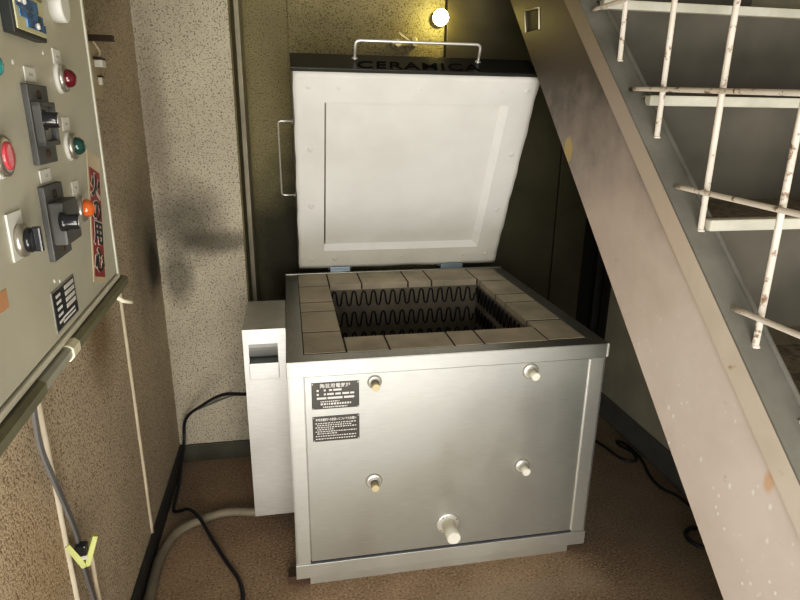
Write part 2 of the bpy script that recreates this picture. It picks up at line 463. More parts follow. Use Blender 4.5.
# ------------------------------------------------------------------ the kiln
KW, KD = .86, .848
kiln = thing('electric_kiln', 'square brushed steel electric kiln with its white lined lid propped open', 'kiln', (.43, .42, 0))
MB().box((.035, .006, 0), (KW - .045, KD - .03, .034)).build('plinth', 'steel_side', kiln)
b = MB()   # body sheet: four walls, hollow
b.box((.004, .006, .034), (KW - .004, .03, .655)); b.box((.004, KD - .03, .034), (KW - .004, KD - .006, .655))
b.box((.004, .03, .034), (.03, KD - .03, .655)); b.box((KW - .03, .03, .034), (KW - .004, KD - .03, .655))
b.box((.03, .03, .034), (KW - .03, KD - .03, .06))
b.build('body', 'steel_side', kiln)
MB().box((.0405, .0005, .0805), (.8145, .007, .6415), .0012).build('front_panel', 'steel', kiln)
b = MB()
for x0, x1 in ((0, .0385), (.8165, KW)):
    b2 = MB().box((x0, -.002, .076), (x1, .012, .644), .001)
    b2.box((0 if x0 == 0 else KW - .004, -.002, .076), (.004 if x0 == 0 else KW, KD, .644))
    b2.build('corner_angle', 'steel_side', kiln)
MB().box((.8138, -.0034, .084), (.8184, .002, .640), .001).build('edge_highlight', 'chrome', kiln)  # bright strip added for the highlight along the bevelled edge
MB().box((.0385, -.0005, .0755), (.8165, .004, .080)).build('seam_line', 'gap_line', kiln)
# bottom skirt
b = MB().box((-.003, -.005, .030), (KW + .003, .012, .0755), .0012).box((-.003, .012, .030), (.006, KD, .0755)).box((KW - .006, .012, .030), (KW + .003, KD, .0755))
b.build('skirt', 'steel_side', kiln)
# rim: four L shaped lips
b = MB()
b.box((-.003, -.005, .644), (KW + .003, .041, ZR), .0015)
b.box((-.003, KD - .004, .644), (KW + .003, KD + .012, ZR + .004), .0015)
b.box((-.003, .041, .644), (.041, KD - .004, ZR), .0015); b.box((.821, .041, .644), (KW + .003, KD - .004, ZR), .0015)
b.build('rim', 'rim', kiln)
MB().box((.004, -.0062, .646), (KW - .004, -.0045, .684)).build('rim_face', 'steel', kiln)
MB().box((KW + .0005, -.0075, .648), (KW + .0045, -.003, ZR)).build('corner_bead', 'chrome', kiln)
# brick ring round the opening
OX0, OX1, OY0, OY1 = .152, .708, .150, .682
b = MB()
g = .0026
def brick(x0, y0, x1, y1, gy=.0046): b.box((x0 + g, y0 + gy, .665), (x1 - g, y1 - gy, ZR + .0012 + random.uniform(-.0004, .0004)), .0014)
ycuts = [.041, .202, .387, .482, .674, .845]
for i in range(5): brick(.041, ycuts[i], OX0, ycuts[i + 1])
ycuts = [.041, .204, .390, .483, .658, .845]
for i in range(5): brick(OX1, ycuts[i], .821, ycuts[i + 1])
xc = [OX0, .266, .442, .525, OX1]
for i in range(4): brick(xc[i], .041, xc[i + 1], OY0, .0012)
xc = [OX0, .270, .442, .532, OX1]
for i in range(4): brick(xc[i], OY1, xc[i + 1], .845, .0012)
b.build('brick_rim', 'brick', kiln)
zm = ZR - .0004
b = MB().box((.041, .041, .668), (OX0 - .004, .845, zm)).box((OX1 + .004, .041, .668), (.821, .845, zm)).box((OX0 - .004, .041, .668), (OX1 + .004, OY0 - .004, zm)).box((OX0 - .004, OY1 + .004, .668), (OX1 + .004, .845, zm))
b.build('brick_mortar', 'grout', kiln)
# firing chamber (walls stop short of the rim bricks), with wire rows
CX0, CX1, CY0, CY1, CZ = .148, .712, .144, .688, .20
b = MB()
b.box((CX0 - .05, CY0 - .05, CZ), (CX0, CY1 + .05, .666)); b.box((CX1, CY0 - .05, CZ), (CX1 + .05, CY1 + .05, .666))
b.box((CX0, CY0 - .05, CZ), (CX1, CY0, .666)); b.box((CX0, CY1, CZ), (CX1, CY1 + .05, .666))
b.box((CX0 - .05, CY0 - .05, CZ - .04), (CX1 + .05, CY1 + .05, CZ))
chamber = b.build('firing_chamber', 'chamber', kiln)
def wire(p0, p1, zc, amp, waves, r=.0028):
    p0, p1 = V(p0), V(p1); pts = []
    n = waves * 14
    for k in range(n + 1):
        t = k / n; ph = 2 * PI * waves * t
        sv = math.sin(ph)
        sq = math.copysign(abs(sv) ** .42, sv)
        pts.append(p0.lerp(p1, t) + V((0, 0, zc + amp * sq)))
    return MB().tube(pts, r, 6).build('heating_element', 'coil', kiln)
for zc in (.632, .552, .472, .392, .312):
    wire((CX0 + .012, CY1 - .006, 0), (CX1 - .012, CY1 - .006, 0), zc, .027, 15)
    wire((CX1 - .006, CY1 - .012, 0), (CX1 - .006, CY0 + .012, 0), zc, .027, 15)
    wire((CX0 + .006, CY1 - .012, 0), (CX0 + .006, CY0 + .012, 0), zc, .027, 15)
# peep holes with plugs
for x, z, kind, ln, fl in ((.2185, .617, 0, .020, .0165), (.644, .617, 1, .026, .0205), (.2165, .322, 0, .022, .0205), (.642, .324, 1, .024, .0195)):
    MB().lathe((x, .001, z), (0, -1, 0), [(fl + .0026, 0), (fl + .0026, .0012)], 28).build('contact_shade_ring', 'dark_plug', kiln)  # dark ring added as contact shade around the flange
    f = MB().lathe((x, 0, z), (0, -1, 0), [(fl, 0), (fl, .002), (fl * .84, .0035), (fl * .62, .0035), (fl * .62, .008), (.0, .008)], 28).build('peephole', 'chrome', kiln)
    if kind == 0:
        MB().lathe((x, -.006, z - .001), (0, -1, -.1), [(.0105, 0), (.0105, ln * .62)], 20).build('sleeve', 'dark_plug', f)
        MB().lathe((x, -.006 - ln * .6, z - .003), (0, -1, -.1), [(.0105, 0), (.0105, ln * .5), (.0095, ln * .55)], 20).build('plug', 'ceramic_y', f)
    else:
        MB().lathe((x, -.006, z - .001), (.12, -1, -.1), [(.0115, 0), (.0115, ln), (.0105, ln + .001)], 20).build('plug', 'ceramic', f)
d = MB().lathe((.430, 0, .157), (0, -1, 0), [(.033, 0), (.033, .002), (.031, .0035), (.024, .0035)], 32).build('drain_flange', 'chrome', kiln)
MB().lathe((.430, -.003, .157), (.02, -1, -.03), [(.0195, 0), (.0195, .058), (.0175, .062)], 28).build('drain_tube', 'ceramic', d)
for a in (.5, 2.2, 3.9, 5.4):
    MB().lathe((.430 + .028 * math.cos(a), -.003, .157 + .028 * math.sin(a)), (0, -1, 0), [(.0028, 0), (.0028, .0015), (.0015, .0022)], 10).build('screw', 'bezel', d)
# name plates
def plate(x0, x1, z0, z1, lines, title, tsize):
    w = MB().box((x0, -.0022, z0), (x1, .0006, z1), .0012).build('name_plate', 'plate_black', kiln)
    t = MB()
    m = text_mesh(title, tsize, .0002, .0002, spacing=1.12)
    xs = [v.co.x for v in m.vertices]; wid = max(xs) - min(xs) if xs else 1
    k = min(1.0, (x1 - x0) * .86 / wid)
    t.merge_obj_mesh(m, frame(((x0 + x1) / 2, -.0024, z1 - .0095), (1, 0, 0), (0, 0, 1)) @ Matrix.Diagonal((k, 1, 1, 1)))
    for zz, h, segs in lines:
        for a, c in segs: t.box((x0 + a, -.0026, z0 + zz - h / 2), (x0 + c, -.002, z0 + zz + h / 2))
    t.build('etched_lettering', 'plate_ink', w)
    for x in (x0 + .003, x1 - .003):
        for z in (z0 + .003, z1 - .003): MB().lathe((x, -.002, z), (0, -1, 0), [(.0018, 0), (.0018, .001)], 8).build('rivet', 'bezel', w)
def dashes(x0, x1, mean, seed):
    r = random.Random(seed); out = []; x = x0
    while x < x1:
        l = mean * r.uniform(.5, 1.2); out.append((x, min(x1, x + l))); x += l + mean * .45
    return out
plate(.057, .178, .551, .625, [
    (.053, .005, [(.013, .018), (.031, .036), (.044, .052), (.055, .076)]), (.042, .005, [(.013, .018), (.031, .036), (.039, .056), (.060, .074), (.078, .095), (.098, .108)]),
    (.031, .0055, [(.013, .037), (.040, .078), (.082, .108)]), (.0215, .0028, dashes(.022, .07, .004, 1)),
    (.0145, .005, dashes(.022, .10, .005, 2)), (.006, .0032, dashes(.028, .09, .004, 3))], '陶芸用電気炉', .0125)
plate(.057, .178, .458, .530, [(z, .0026, dashes(.007 + o, e, .005, i + 10)) for i, (z, o, e) in enumerate(
    ((.053, 0, .113), (.047, .004, .10), (.041, 0, .113), (.035, .004, .055), (.029, 0, .113), (.023, .004, .062), (.016, 0, .112), (.008, 0, .110)))],
    '陶芸用電気炉の取扱いについてのお願い', .0085)
# terminal box on the left side, with a scooped finger grip
BX0, BX1, BY0, BY1, BZ0, BZ1 = -.125, -.004, .25, .525, .062, .686
GX0, GX1, GZ0, GZ1 = -.110, -.028, .535, .642
b = MB()
t = .0015
def fb(x0, z0, x1, z1): b.face([(x0, BY0, z0), (x1, BY0, z0), (x1, BY0, z1), (x0, BY0, z1)])
fb(BX0, BZ0, BX1, GZ0); fb(BX0, GZ1, BX1, BZ1); fb(BX0, GZ0, GX0, GZ1); fb(GX1, GZ0, BX1, GZ1)
for q in ([(BX0, BY0, BZ0), (BX0, BY1, BZ0), (BX0, BY1, BZ1), (BX0, BY0, BZ1)], [(BX1, BY0, BZ0), (BX1, BY1, BZ0), (BX1, BY1, BZ1), (BX1, BY0, BZ1)],
          [(BX0, BY0, BZ1), (BX1, BY0, BZ1), (BX1, BY1, BZ1), (BX0, BY1, BZ1)], [(BX0, BY0, BZ0), (BX1, BY0, BZ0), (BX1, BY1, BZ0), (BX0, BY1, BZ0)],
          [(BX0, BY1, BZ0), (BX1, BY1, BZ0), (BX1, BY1, BZ1), (BX0, BY1, BZ1)]): b.face(q)
tb = b.build('terminal_box', 'box_steel', kiln)
b = MB()   # grip: lower pocket cover proud of the front, curved scoop above
zc = .585
prev = None
prof = [(BY0 + .055 * (1 - math.cos(a * PI / 2 / 8)), GZ1 - (GZ1 - zc) * math.sin(a * PI / 2 / 8)) for a in range(0, 9)]
for (y0, z0), (y1, z1) in zip(prof, prof[1:]): b.face([(GX0, y0, z0), (GX1, y0, z0), (GX1, y1, z1), (GX0, y1, z1)])
for x in (GX0, GX1):
    b.face([(x, y, z) for y, z in prof] + [(x, BY0, zc)])
b.face([(GX0, BY0 + .055, zc), (GX1, BY0 + .055, zc), (GX1, BY0, zc), (GX0, BY0, zc)])
plabel(b.build('finger_scoop', 'recess', tb), 'scoop above the pull, with its shade in a darker colour')
MB().box((GX0 - .001, BY0 - .010, GZ0), (GX1 + .001, BY0 + .003, zc), .0015).build('pull_plate', 'box_steel', tb)
# hinges
for x0, x1 in ((.168, .247), (.612, .703)):
    h = MB().box((x0, KD + .012, .60), (x1, KD + .026, .708), .002).box((x0, KD + .024, .692), (x1, KD + .10, .708), .002).build('hinge', 'hinge', kiln)
    MB().lathe((x0 - .006, KD + .040, .700), (1, 0, 0), [(.009, 0), (.009, x1 - x0 + .012)], 14).build('hinge_pin', 'chrome', h)

# --- lid, tilted towards the viewer
S = V((0, -.43101555, .9023445)); Nn = V((0, .9023445, .43101555)); LO = V((0, .88867836, .71479932))
LL = .762
def LP(x, s, n): return LO + S * s + Nn * n + V((x, 0, 0))
LM = frame(LO, (1, 0, 0), S)        # local x, s, and z = x cross s
# x cross S
zdir = V((1, 0, 0)).cross(S)
sg = 1 if zdir.dot(Nn) > 0 else -1  # sign of the normal in the local frame
def lbox(b, x0, x1, s0, s1, n0, n1, bev=0.0):
    za, zb = sorted((n0 * sg, n1 * sg))
    return b.box((x0, s0, za), (x1, s1, zb), bev, LM)
LX0, LX1 = .046, .843
b = MB(); lbox(b, LX0, LX1, -.004, LL, .005, .118, .003)
lid = b.build('lid', 'lid_back', kiln); plabel(lid, 'open lid with a white fibre lining')
b = MB(); lbox(b, LX0 - .002, LX1 + .002, LL + .0003, LL + .008, -.002, .070, .0012); lbox(b, LX0 - .002, LX1 + .002, LL + .0003, LL + .005, .0715, .120, .0012)
b.build('front_band', 'lid_front', lid)
b = MB(); lbox(b, LX0 - .002, LX1 + .002, LL - .003, LL + .0078, -.0075, -.0025, .001)
b.build('edge_strip', 'lid_front', lid)
# lettering on the front band (reads from the front, stands along Nn)
tm = text_mesh('CERAMICA', .066, .0012, .0003, .14, sx=1.0, spacing=1.12)
xs = [v.co.x for v in tm.vertices]; ys = [v.co.y for v in tm.vertices]
k = (.642 - .250) / (max(xs) - min(xs)); ky = .056 / (max(ys) - min(ys))
tm.transform(Matrix.Diagonal((k, ky, 1, 1)) @ Matrix.Translation((-(max(xs) + min(xs)) / 2, -(max(ys) + min(ys)) / 2, 0)))
MB().merge_obj_mesh(tm, frame(LP(.446, LL + .0083, .030), (1, 0, 0), Nn)).build('lettering', 'letter', lid)
# lining: flat quilt with a shallow tray in the middle, edges slightly uneven
def lining():
    b = MB(); bm = b.bm
    X0, X1, S0, S1 = .050, .841, -.004, .761
    x0, x1, s0, s1 = .145, .753, .080, .668
    nf, nt_ = -.019, .003
    def grid_strip(c00, c10, c11, c01, nu, nv, depth):
        vs = [[None] * (nv + 1) for _ in range(nu + 1)]
        for i in range(nu + 1):
            for j in range(nv + 1):
                u, v = i / nu, j / nv
                p = (V(c00) * (1 - u) + V(c10) * u) * (1 - v) + (V(c01) * (1 - u) + V(c11) * u) * v
                w = .0006 * math.sin(p.x * 41 + p.y * 17) + .0005 * math.sin(p.y * 57 - p.x * 23)
                e = 0
                if p.x < X0 + .002: e = -.0012 * math.sin(p.y * 38) - .0005 * math.sin(p.y * 90)
                if p.x > X1 - .002: e = .0013 * math.sin(p.y * 34 + 1) + .0007 * math.sin(p.y * 80)
                f = .0016 * math.sin(p.x * 30) if p.y < S0 + .002 else 0
                vs[i][j] = bm.verts.new(LP(p.x + e, p.y + f, depth + w))
        for i in range(nu):
            for j in range(nv):
                fc = bm.faces.new((vs[i][j], vs[i + 1][j], vs[i + 1][j + 1], vs[i][j + 1])); fc.smooth = True
        return vs
    # four border strips: top and bottom run between the side strips
    L = grid_strip((X0, S0), (x0, S0), (x0, S1), (X0, S1), 6, 48, nf)
    Rr = grid_strip((x1, S0), (X1, S0), (X1, S1), (x1, S1), 6, 48, nf)
    T = grid_strip((x0, s1), (x1, s1), (x1, S1), (x0, S1), 40, 6, nf - .0012)
    B = grid_strip((x0, S0), (x1, S0), (x1, s0), (x0, s0), 40, 6, nf)
    C = grid_strip((x0 + .007, s0 + .016), (x1 - .021, s0 + .016), (x1 - .021, s1 - .006), (x0 + .007, s1 - .006), 30, 30, nt_)
    # the tray's four inner walls
    b.face([LP(x0, s0, nf), LP(x0, s1, nf), LP(x0, s1, nt_), LP(x0, s0 + .002, nt_)])
    b.face([LP(x0, s1, nf), LP(x1, s1, nf), LP(x1, s1, nt_), LP(x0, s1, nt_)])
    # outer edges back to the shell
    def skirt_edge(seq, dx, ds):
        pr = None
        for v in seq:
            q = bm.verts.new(v.co + Nn * .0185 + V((dx, 0, 0)) + S * ds)
            if pr: bm.faces.new((pr[0], v, q, pr[1])).smooth = True
            pr = (v, q)
    skirt_edge(L[0], .002, 0); skirt_edge(Rr[-1], -.002, 0)
    for P_ in (L, B, Rr): skirt_edge([c[0] for c in P_], 0, .002)
    for P_ in (L, T, Rr): skirt_edge([c[-1] for c in P_], 0, -.002)
    lin = b.build('fibre_lining', 'blanket', lid)
    e = MB()
    e.face([LP(x1, s0, nf - .0008), LP(x1, s1, nf - .0008), LP(x1 - .023, s1, nt_ - .0006), LP(x1 - .023, s0 + .018, nt_ - .0006)])
    e.face([LP(x0, s0, nf - .0008), LP(x1, s0, nf - .0008), LP(x1 - .023, s0 + .018, nt_ - .0006), LP(x0 + .002, s0 + .018, nt_ - .0006)])
    plabel(e.build('lining_edge', 'blanket_edge', lid), 'sloping edge of the tray in the lining, whitened to look lit')
    return lin
lining()
for x, s in ((.097, .717), (.188, .716), (.449, .716), (.714, .715), (.804, .717), (.099, .504), (.099, .281), (.099, .038), (.804, .487), (.797, .254), (.794, .044), (.187, .038), (.446, .044), (.701, .044)):
    dj = V((random.uniform(-.3, .3), -1, random.uniform(-.3, .3)))
    b = MB().lathe(LP(x, s, -.0186), -Nn, [(.0105, -.0005), (.0085, .0018), (.005, .0006), (.0042, .0012), (.0040, .0048), (.0024, .0056)], 14)
    b.build('stud', 'stud', lid)
# handles
b = MB().tube(round_path([LP(.247, LL + .006, .085), LP(.247, LL + .062, .085), LP(.655, LL + .062, .085), LP(.655, LL + .006, .085)], .016), .0049, 12)
for x in (.247, .655): b.lathe(LP(x, LL + .005, .085), S, [(.010, 0), (.010, .003), (.006, .005)], 14)
plabel(b.build('handle', 'chrome', lid), 'chrome rod handle on the front edge')
b = MB().tube(round_path([LP(LX0 + .002, .566, .06), LP(-.002, .566, .06), LP(-.002, .280, .06), LP(LX0 + .002, .280, .06)], .012), .0031, 10)
for s in (.566, .280): b.lathe(LP(LX0, s, .06), (-1, 0, 0), [(.008, 0), (.008, .003), (.005, .004)], 12)
plabel(b.build('handle', 'chrome', lid), 'chrome rod handle on the left side')

# ------------------------------------------------------------------ steel staircase
XS = .80
stair = thing('staircase', 'steel staircase climbing to the back right with beige stringer and cream bar railing', 'staircase', (XS + .27, -1.0, 0))
low = lambda y: max(0.0, .9545 + .9235 * y)
up = lambda y: 1.355 + .911 * y
# web plate, with a real cut-out near the top
ya, yb = -1.02, 1.085
hole = [(.618, 1.602), (.50, 1.592), (.488, 1.530), (.596, 1.535)]
y_top0 = -1.355 / .911
WT = .008
outer = [(y_top0, 0), (-.9545 / .9235, 0), (.44, low(.44)), (.44, up(.44))]
b = MB().prism([(XS, y, z) for y, z in outer], (WT, 0, 0))
# plate around the hole (four pieces)
b.prism([(XS, .44, low(.44)), (XS, .488, low(.488)), (XS, .488, 1.530), (XS, .50, 1.592), (XS, .50, up(.50)), (XS, .44, up(.44))], (WT, 0, 0))
b.prism([(XS, .50, 1.592), (XS, .618, 1.602), (XS, .618, up(.618)), (XS, .50, up(.50))], (WT, 0, 0))
b.prism([(XS, .488, low(.488)), (XS, .596, low(.596)), (XS, .596, 1.535), (XS, .488, 1.530)], (WT, 0, 0))
b.prism([(XS, .596, low(.596)), (XS, .66, low(.66)), (XS, .66, up(.66)), (XS, .618, up(.618)), (XS, .618, 1.602), (XS, .596, 1.535)], (WT, 0, 0))
b.prism([(XS, .66, low(.66)), (XS, yb, low(yb)), (XS, yb, up(yb)), (XS, .66, up(.66))], (WT, 0, 0))
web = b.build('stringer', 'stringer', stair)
h3 = [V((XS - .001, y, z)) for y, z in hole]
b = MB().tube([h3[0], h3[1], h3[2]], .0028, 8).build('torn_tape', 'tape', web)
b = MB().tube([h3[3], h3[0]], .0022, 8).build('torn_tape', 'tape', web)
plabel(MB().prism([(XS + WT + .0005, y, z) for y, z in [(.63, 1.61), (.49, 1.60), (.475, 1.52), (.61, 1.525)]], (.001, 0, 0)).build('backing_sheet', 'olive_groove', web), 'olive sheet behind the hole')
# angle iron on its upper edge: vertical leg (pale band) and top flange (blue grey)
BAND = .064
def strip_y(y0, y1, f0, f1, x0, x1):
    return [(x0, y0, f0(y0)), (x0, y1, f0(y1)), (x0, y1, f1(y1)), (x0, y0, f1(y0))]
bl = lambda y: up(y) - BAND
y0b = -1.42
MB().prism(strip_y(y0b, yb, bl, up, XS - .005, 0), (.005, 0, 0)).build('angle_leg', 'stringer_band', stair)
FW = .065
MB().prism(strip_y(y0b, yb, lambda y: up(y), lambda y: up(y) + .006, XS - .005, 0), (FW + .005, 0, 0)).build('top_flange', 'flange', stair)
MB().tube([(XS + FW - .002, y, up(y) + .006) for y in (y0b, -.9, -.4, 0, .4, .8, yb)], .0055, 8).build('weld_bead', 'flange', stair)
MB().prism(strip_y(y0b, yb, lambda y: max(up(y) - .30, 0.002), up, XS + FW - .006, 0), (.006, 0, 0)).build('inner_leg', 'riser', stair)
# steps
XE = XW - .003
for k in range(-4, 5):
    yn = -.339 + .262 * k; zt = 1.081 + .2425 * k
    y_r = yn + .262 + .012           # next riser
    if y_r > YB - .02: y_r = YB - .02
    if k == -1: yn -= .045; zt -= .045
    if zt < .05: continue
    MB().box((XS + FW - .022, yn + .02, zt - .006), (XE, y_r, zt)).build('tread', 'tread', stair)
    MB().box((XS + FW - .022, yn - .003, zt - .024), (XE, yn + .022, zt - .001), .004).build('nosing', 'nosing', stair)
    zb_ = max(zt - .2425, 0.0)
    MB().box((XS + FW - .004, yn + .012, zb_), (XE, yn + .018, zt - .006)).build('riser', 'riser', stair)
# railing bars
XB = XS + .032
vb = [(.051 - .1907 * k, 0) for k in range(-2, 7)]
for (y, z) in vb:
    zb_ = up(y) + .004
    dx = random.uniform(-.002, .002)
    MB().tube([(XB + dx, y, zb_), (XB + dx * 2, y + .002, zb_ + .35), (XB, y, min(zb_ + .85, HT - .01))], .0060, 10).build('baluster', 'rail', stair)
    MB().lathe((XB + dx, y, zb_ - .002), (0, 0, 1), [(.0085, 0), (.0078, .003), (.006, .005)], 10).build('weld', 'rail', stair)
hb = [(.199, 1.540, -.005), (-.036, 1.337, -.027), (-.245, 1.136, -.014), (-.465, .938, .006)]
for i, (y, z, dz) in enumerate(hb):
    e = -1.52
    MB().tube([(XB - .012, y + .004, z - .001), (XB - .012, y - .03, z + dz * .04), (XB - .012, y - .5, z + dz), (XB - .012, e, z + dz)], .0052, 10).build('rail_bar', 'rail', stair)

MB().tube([(XB, -1.52, 0), (XB, -1.52, 1.0), (XB, -1.52, 1.75)], .016, 14).build('newel_post', 'rail', stair)

# ------------------------------------------------------------------ control panel on the left wall
a3 = math.radians(3)
PU = V((math.sin(a3), -math.cos(a3), 0)); PN = V((math.cos(a3), math.sin(a3), 0)); PO = V((-.30, -.22, 0)); PV = V((0, 0, 1))
def PP(u, v, w=0.0): return PO + PU * u + PV * v + PN * w
PMX = frame(PO, PU, PV)     # local u, v, w
for i in range(3): PMX[i][2] = PN[i]
pan = thing('control_panel', 'grey green wall control cabinet with pilot lamps, switches and a temperature display', 'control panel', (XL, -.5, .974))
PB, PT, PW = .974, 1.82, .74
b = MB()
back = [(XL + .001, (PP(0, 0)).y), (XL + .001, PP(PW, 0).y), (PP(PW, 0, -.004).x, PP(PW, 0).y), (PP(0, 0, -.004).x, PP(0, 0).y)]
b.prism([(x, y, PB) for x, y in back], (0, 0, PT - PB)); b.build('case', 'cabinet', pan)
MB().box((.012, PB + .012, -.003), (PW - .012, PT - .01, .002), .002, PMX).build('door', 'cabinet', pan)
MB().box((0, PB, -.002), (.010, PT, .004), .0018, PMX).box((.010, PB, -.002), (PW, PB + .009, .004), .0018, PMX).build('edge_lip', 'cabinet_edge', pan)
# duct under the bottom edge
def duct(u0, u1, r, name, mat, dv=0.0, par=None):
    prof = [(-.02, PB - .003), (.006, PB - .003), (.011, PB - .007), (.011, PB - .017), (.006, PB - .022), (-.02, PB - .022)]
    c = V((-.002, PB - .012)); poly = []
    for w, v in prof: poly.append(PP(u0, c.y + (v - c.y) * r, c.x + (w - c.x) * r))
    return MB().prism(poly, PU * (u1 - u0)).build(name, mat, par or pan)
dct = duct(-.010, PW, 1.0, 'cable_duct', 'bumper_light')
plabel(duct(-.022, .325, 1.12, 'sleeve', 'bumper', par=dct), 'olive sleeve at the far end')
plabel(duct(.46, PW, 1.12, 'sleeve', 'bumper', par=dct), 'olive sleeve at the near end')
duct(.322, .352, 1.2, 'tape', 'tape', par=dct)
b = MB().tube([PP(.045, PB - .022, .0), PP(.035, PB - .036, .010), PP(.020, PB - .044, .022)], .0042, 8).build('cable_tie', 'tape', dct)

def label_tag(u0, u1, v0, v1, par=pan):
    t = MB().box((u0, v0, .002), (u1, v1, .0035), .0006, PMX).build('name_tag', 'tag_white', par)
    uc, vc = (u0 + u1) / 2, (v0 + v1) / 2
    b = MB()
    for i in range(3): b.box((uc - .006 + i * .0045, vc - .0018, .0034), (uc - .0035 + i * .0045, vc + .0018, .0038), 0, PMX)
    b.build('tag_print', 'tag_grey', t)
    return t
def pilot(u, v, lensmat, r=.0205, dome=.0125, lab=None, collar='bezel', flat=.85):
    c = MB().lathe(PP(u, v, .0015), PN, [(r, 0), (r, .003), (r * .92, .005), (r * .80, .006)], 28).build('pilot_lamp', 'tag_white', pan)
    MB().lathe(PP(u, v, .006), PN, [(dome * 1.5, 0), (dome * 1.5, .0045), (dome * 1.35, .0065), (dome * 1.12, .007)], 24).build('bezel', collar, c)
    h = dome * flat
    pf = [(dome, 0), (dome, .003)] + [(dome * math.cos(a * PI / 12), .003 + h * math.sin(a * PI / 12)) for a in range(1, 7)]
    l = MB().lathe(PP(u, v, .0115), PN, pf, 24).build('lens', lensmat, c)
    if lab: label_tag(*lab, par=c)
    return c, l
c, l = pilot(.193, 1.314, 'lens_red', lab=(.172, .207, 1.332, 1.352)); plabel(l, 'dark red lens')
c, l = pilot(.196, 1.222, 'lens_green', lab=(.178, .212, 1.243, 1.262)); plabel(l, 'dark green lens')
c, l = pilot(.196, 1.132, 'lens_orange', dome=.0132, lab=(.180, .212, 1.152, 1.172)); plabel(l, 'orange lens')
c, l = pilot(.452, 1.224, 'lens_pink', flat=.15, r=.024, dome=.0145, lab=(.458, .494, 1.258, 1.278)); plabel(l, 'pink red lens')
c, l = pilot(.458, 1.312, 'lens_teal'); plabel(l, 'teal lens')
# two cam switches on long dark plates
def cam_switch(u0, u1, v0, v1, kv, style):
    s = MB().box((u0, v0, .001), (u1, v1, .009), .0015, PMX).build('cam_switch', 'bakelite', pan)
    uc = (u0 + u1) / 2
    for v in (v0 + .012, v1 - .012): MB().lathe(PP(uc, v, .009), PN, [(.0055, 0), (.0055, .0014), (.003, .0018)], 12).build('screw', 'rust', s)
    if style == 0:
        f = MB()
        a, bb, lo, hi = u0 + .010, u1 - .004, v0 + .022, v1 - .020
        for q in ((a, lo, a + .006, hi), (bb - .006, lo, bb, hi), (a, lo, bb, lo + .006), (a, hi - .006, bb, hi)): f.box((q[0], q[1], .008), (q[2], q[3], .018), .001, PMX)
        f.build('frame', 'bakelite', s)
        MB().box((a + .006, lo + .006, .008), (bb - .006, hi - .006, .011), 0, PMX).build('legend_plate', 'bakelite_lite', s)
    else:
        MB().box((u0 + .005, v0 + .020, .008), (u1 - .004, v1 - .020, .026), .003, PMX).build('housing', 'bakelite', s)
    zk = .012 if style == 0 else .026
    uk = uc + (.020 if style == 0 else .048)
    k = MB().lathe(PP(uk, kv, zk), PN, [(.0120, 0), (.0120, .006), (.0095, .008), (.0095, .019), (.0085, .021)], 24).build('knob', 'knob_black', s)
    MB().lathe(PP(uk, kv, zk + .0205), PN, [(.0085, 0), (.0078, .0012)], 20).build('knob_cap', 'bezel', k)
cam_switch(.276, .348, 1.206, 1.300, 1.259, 0)
cam_switch(.276, .350, 1.086, 1.180, 1.139, 1)
label_tag(.292, .330, 1.303, 1.320)
label_tag(.296, .336, 1.183, 1.199)
# selector switch on a white plate, lower left
s = MB().box((.420, 1.112, .002), (.462, 1.164, .0045), .001, PMX).build('selector_switch', 'tag_white', pan)
MB().lathe(PP(.438, 1.132, .0045), PN, [(.0185, 0), (.0185, .005), (.0150, .008)], 24).build('bezel', 'bezel', s)
k = MB().lathe(PP(.438, 1.132, .011), PN, [(.0140, 0), (.0140, .005), (.012, .008)], 24).build('knob', 'knob_black', s)
MB().box((.4345, 1.119, .018), (.4415, 1.147, .027), .002, PMX).build('pointer', 'knob_black', k)
# round dial near the top
s = MB().lathe(PP(.172, 1.410, .002), PN, [(.022, 0), (.022, .015), (.0205, .017)], 30).build('dial', 'tag_white', pan)
MB().lathe(PP(.172, 1.410, .0168), PN, [(.0185, 0), (.0185, .0012)], 28).build('dial_face', 'ink', s)
b = MB()
for i in range(9):
    a = i * 2 * PI / 9 + .3
    b.lathe(PP(.172 + .012 * math.cos(a), 1.410 + .012 * math.sin(a), .0178), PN, [(.0024, 0), (.002, .0006)], 8)
b.build('dial_marks', 'tag_white', s)
# temperature display instrument
s = MB().box((.262, 1.352, .001), (.372, 1.462, .014), .0015, PMX).build('temperature_controller', 'ctl_body', pan)
MB().box((.267, 1.357, .0138), (.366, 1.457, .0155), .001, PMX).build('face', 'ctl_face', s)
MB().box((.270, 1.397, .0153), (.363, 1.452, .0165), .0004, PMX).build('display', 'ctl_olive', s)
fm = MB()
for q in ((.270, 1.362, .335, 1.371), (.276, 1.371, .355, 1.380), (.290, 1.381, .362, 1.394)): fm.box((q[0], q[1], .0154), (q[2], q[3], .0168), .0005, PMX)
fm.build('film', 'film', s)
b = MB()
for u, v in ((.354, 1.389), (.338, 1.389), (.300, 1.367)): b.lathe(PP(u, v, .0166), PN, [(.0042, 0), (.0035, .002), (.001, .0028)], 12)
b.build('button', 'tag_white', s)
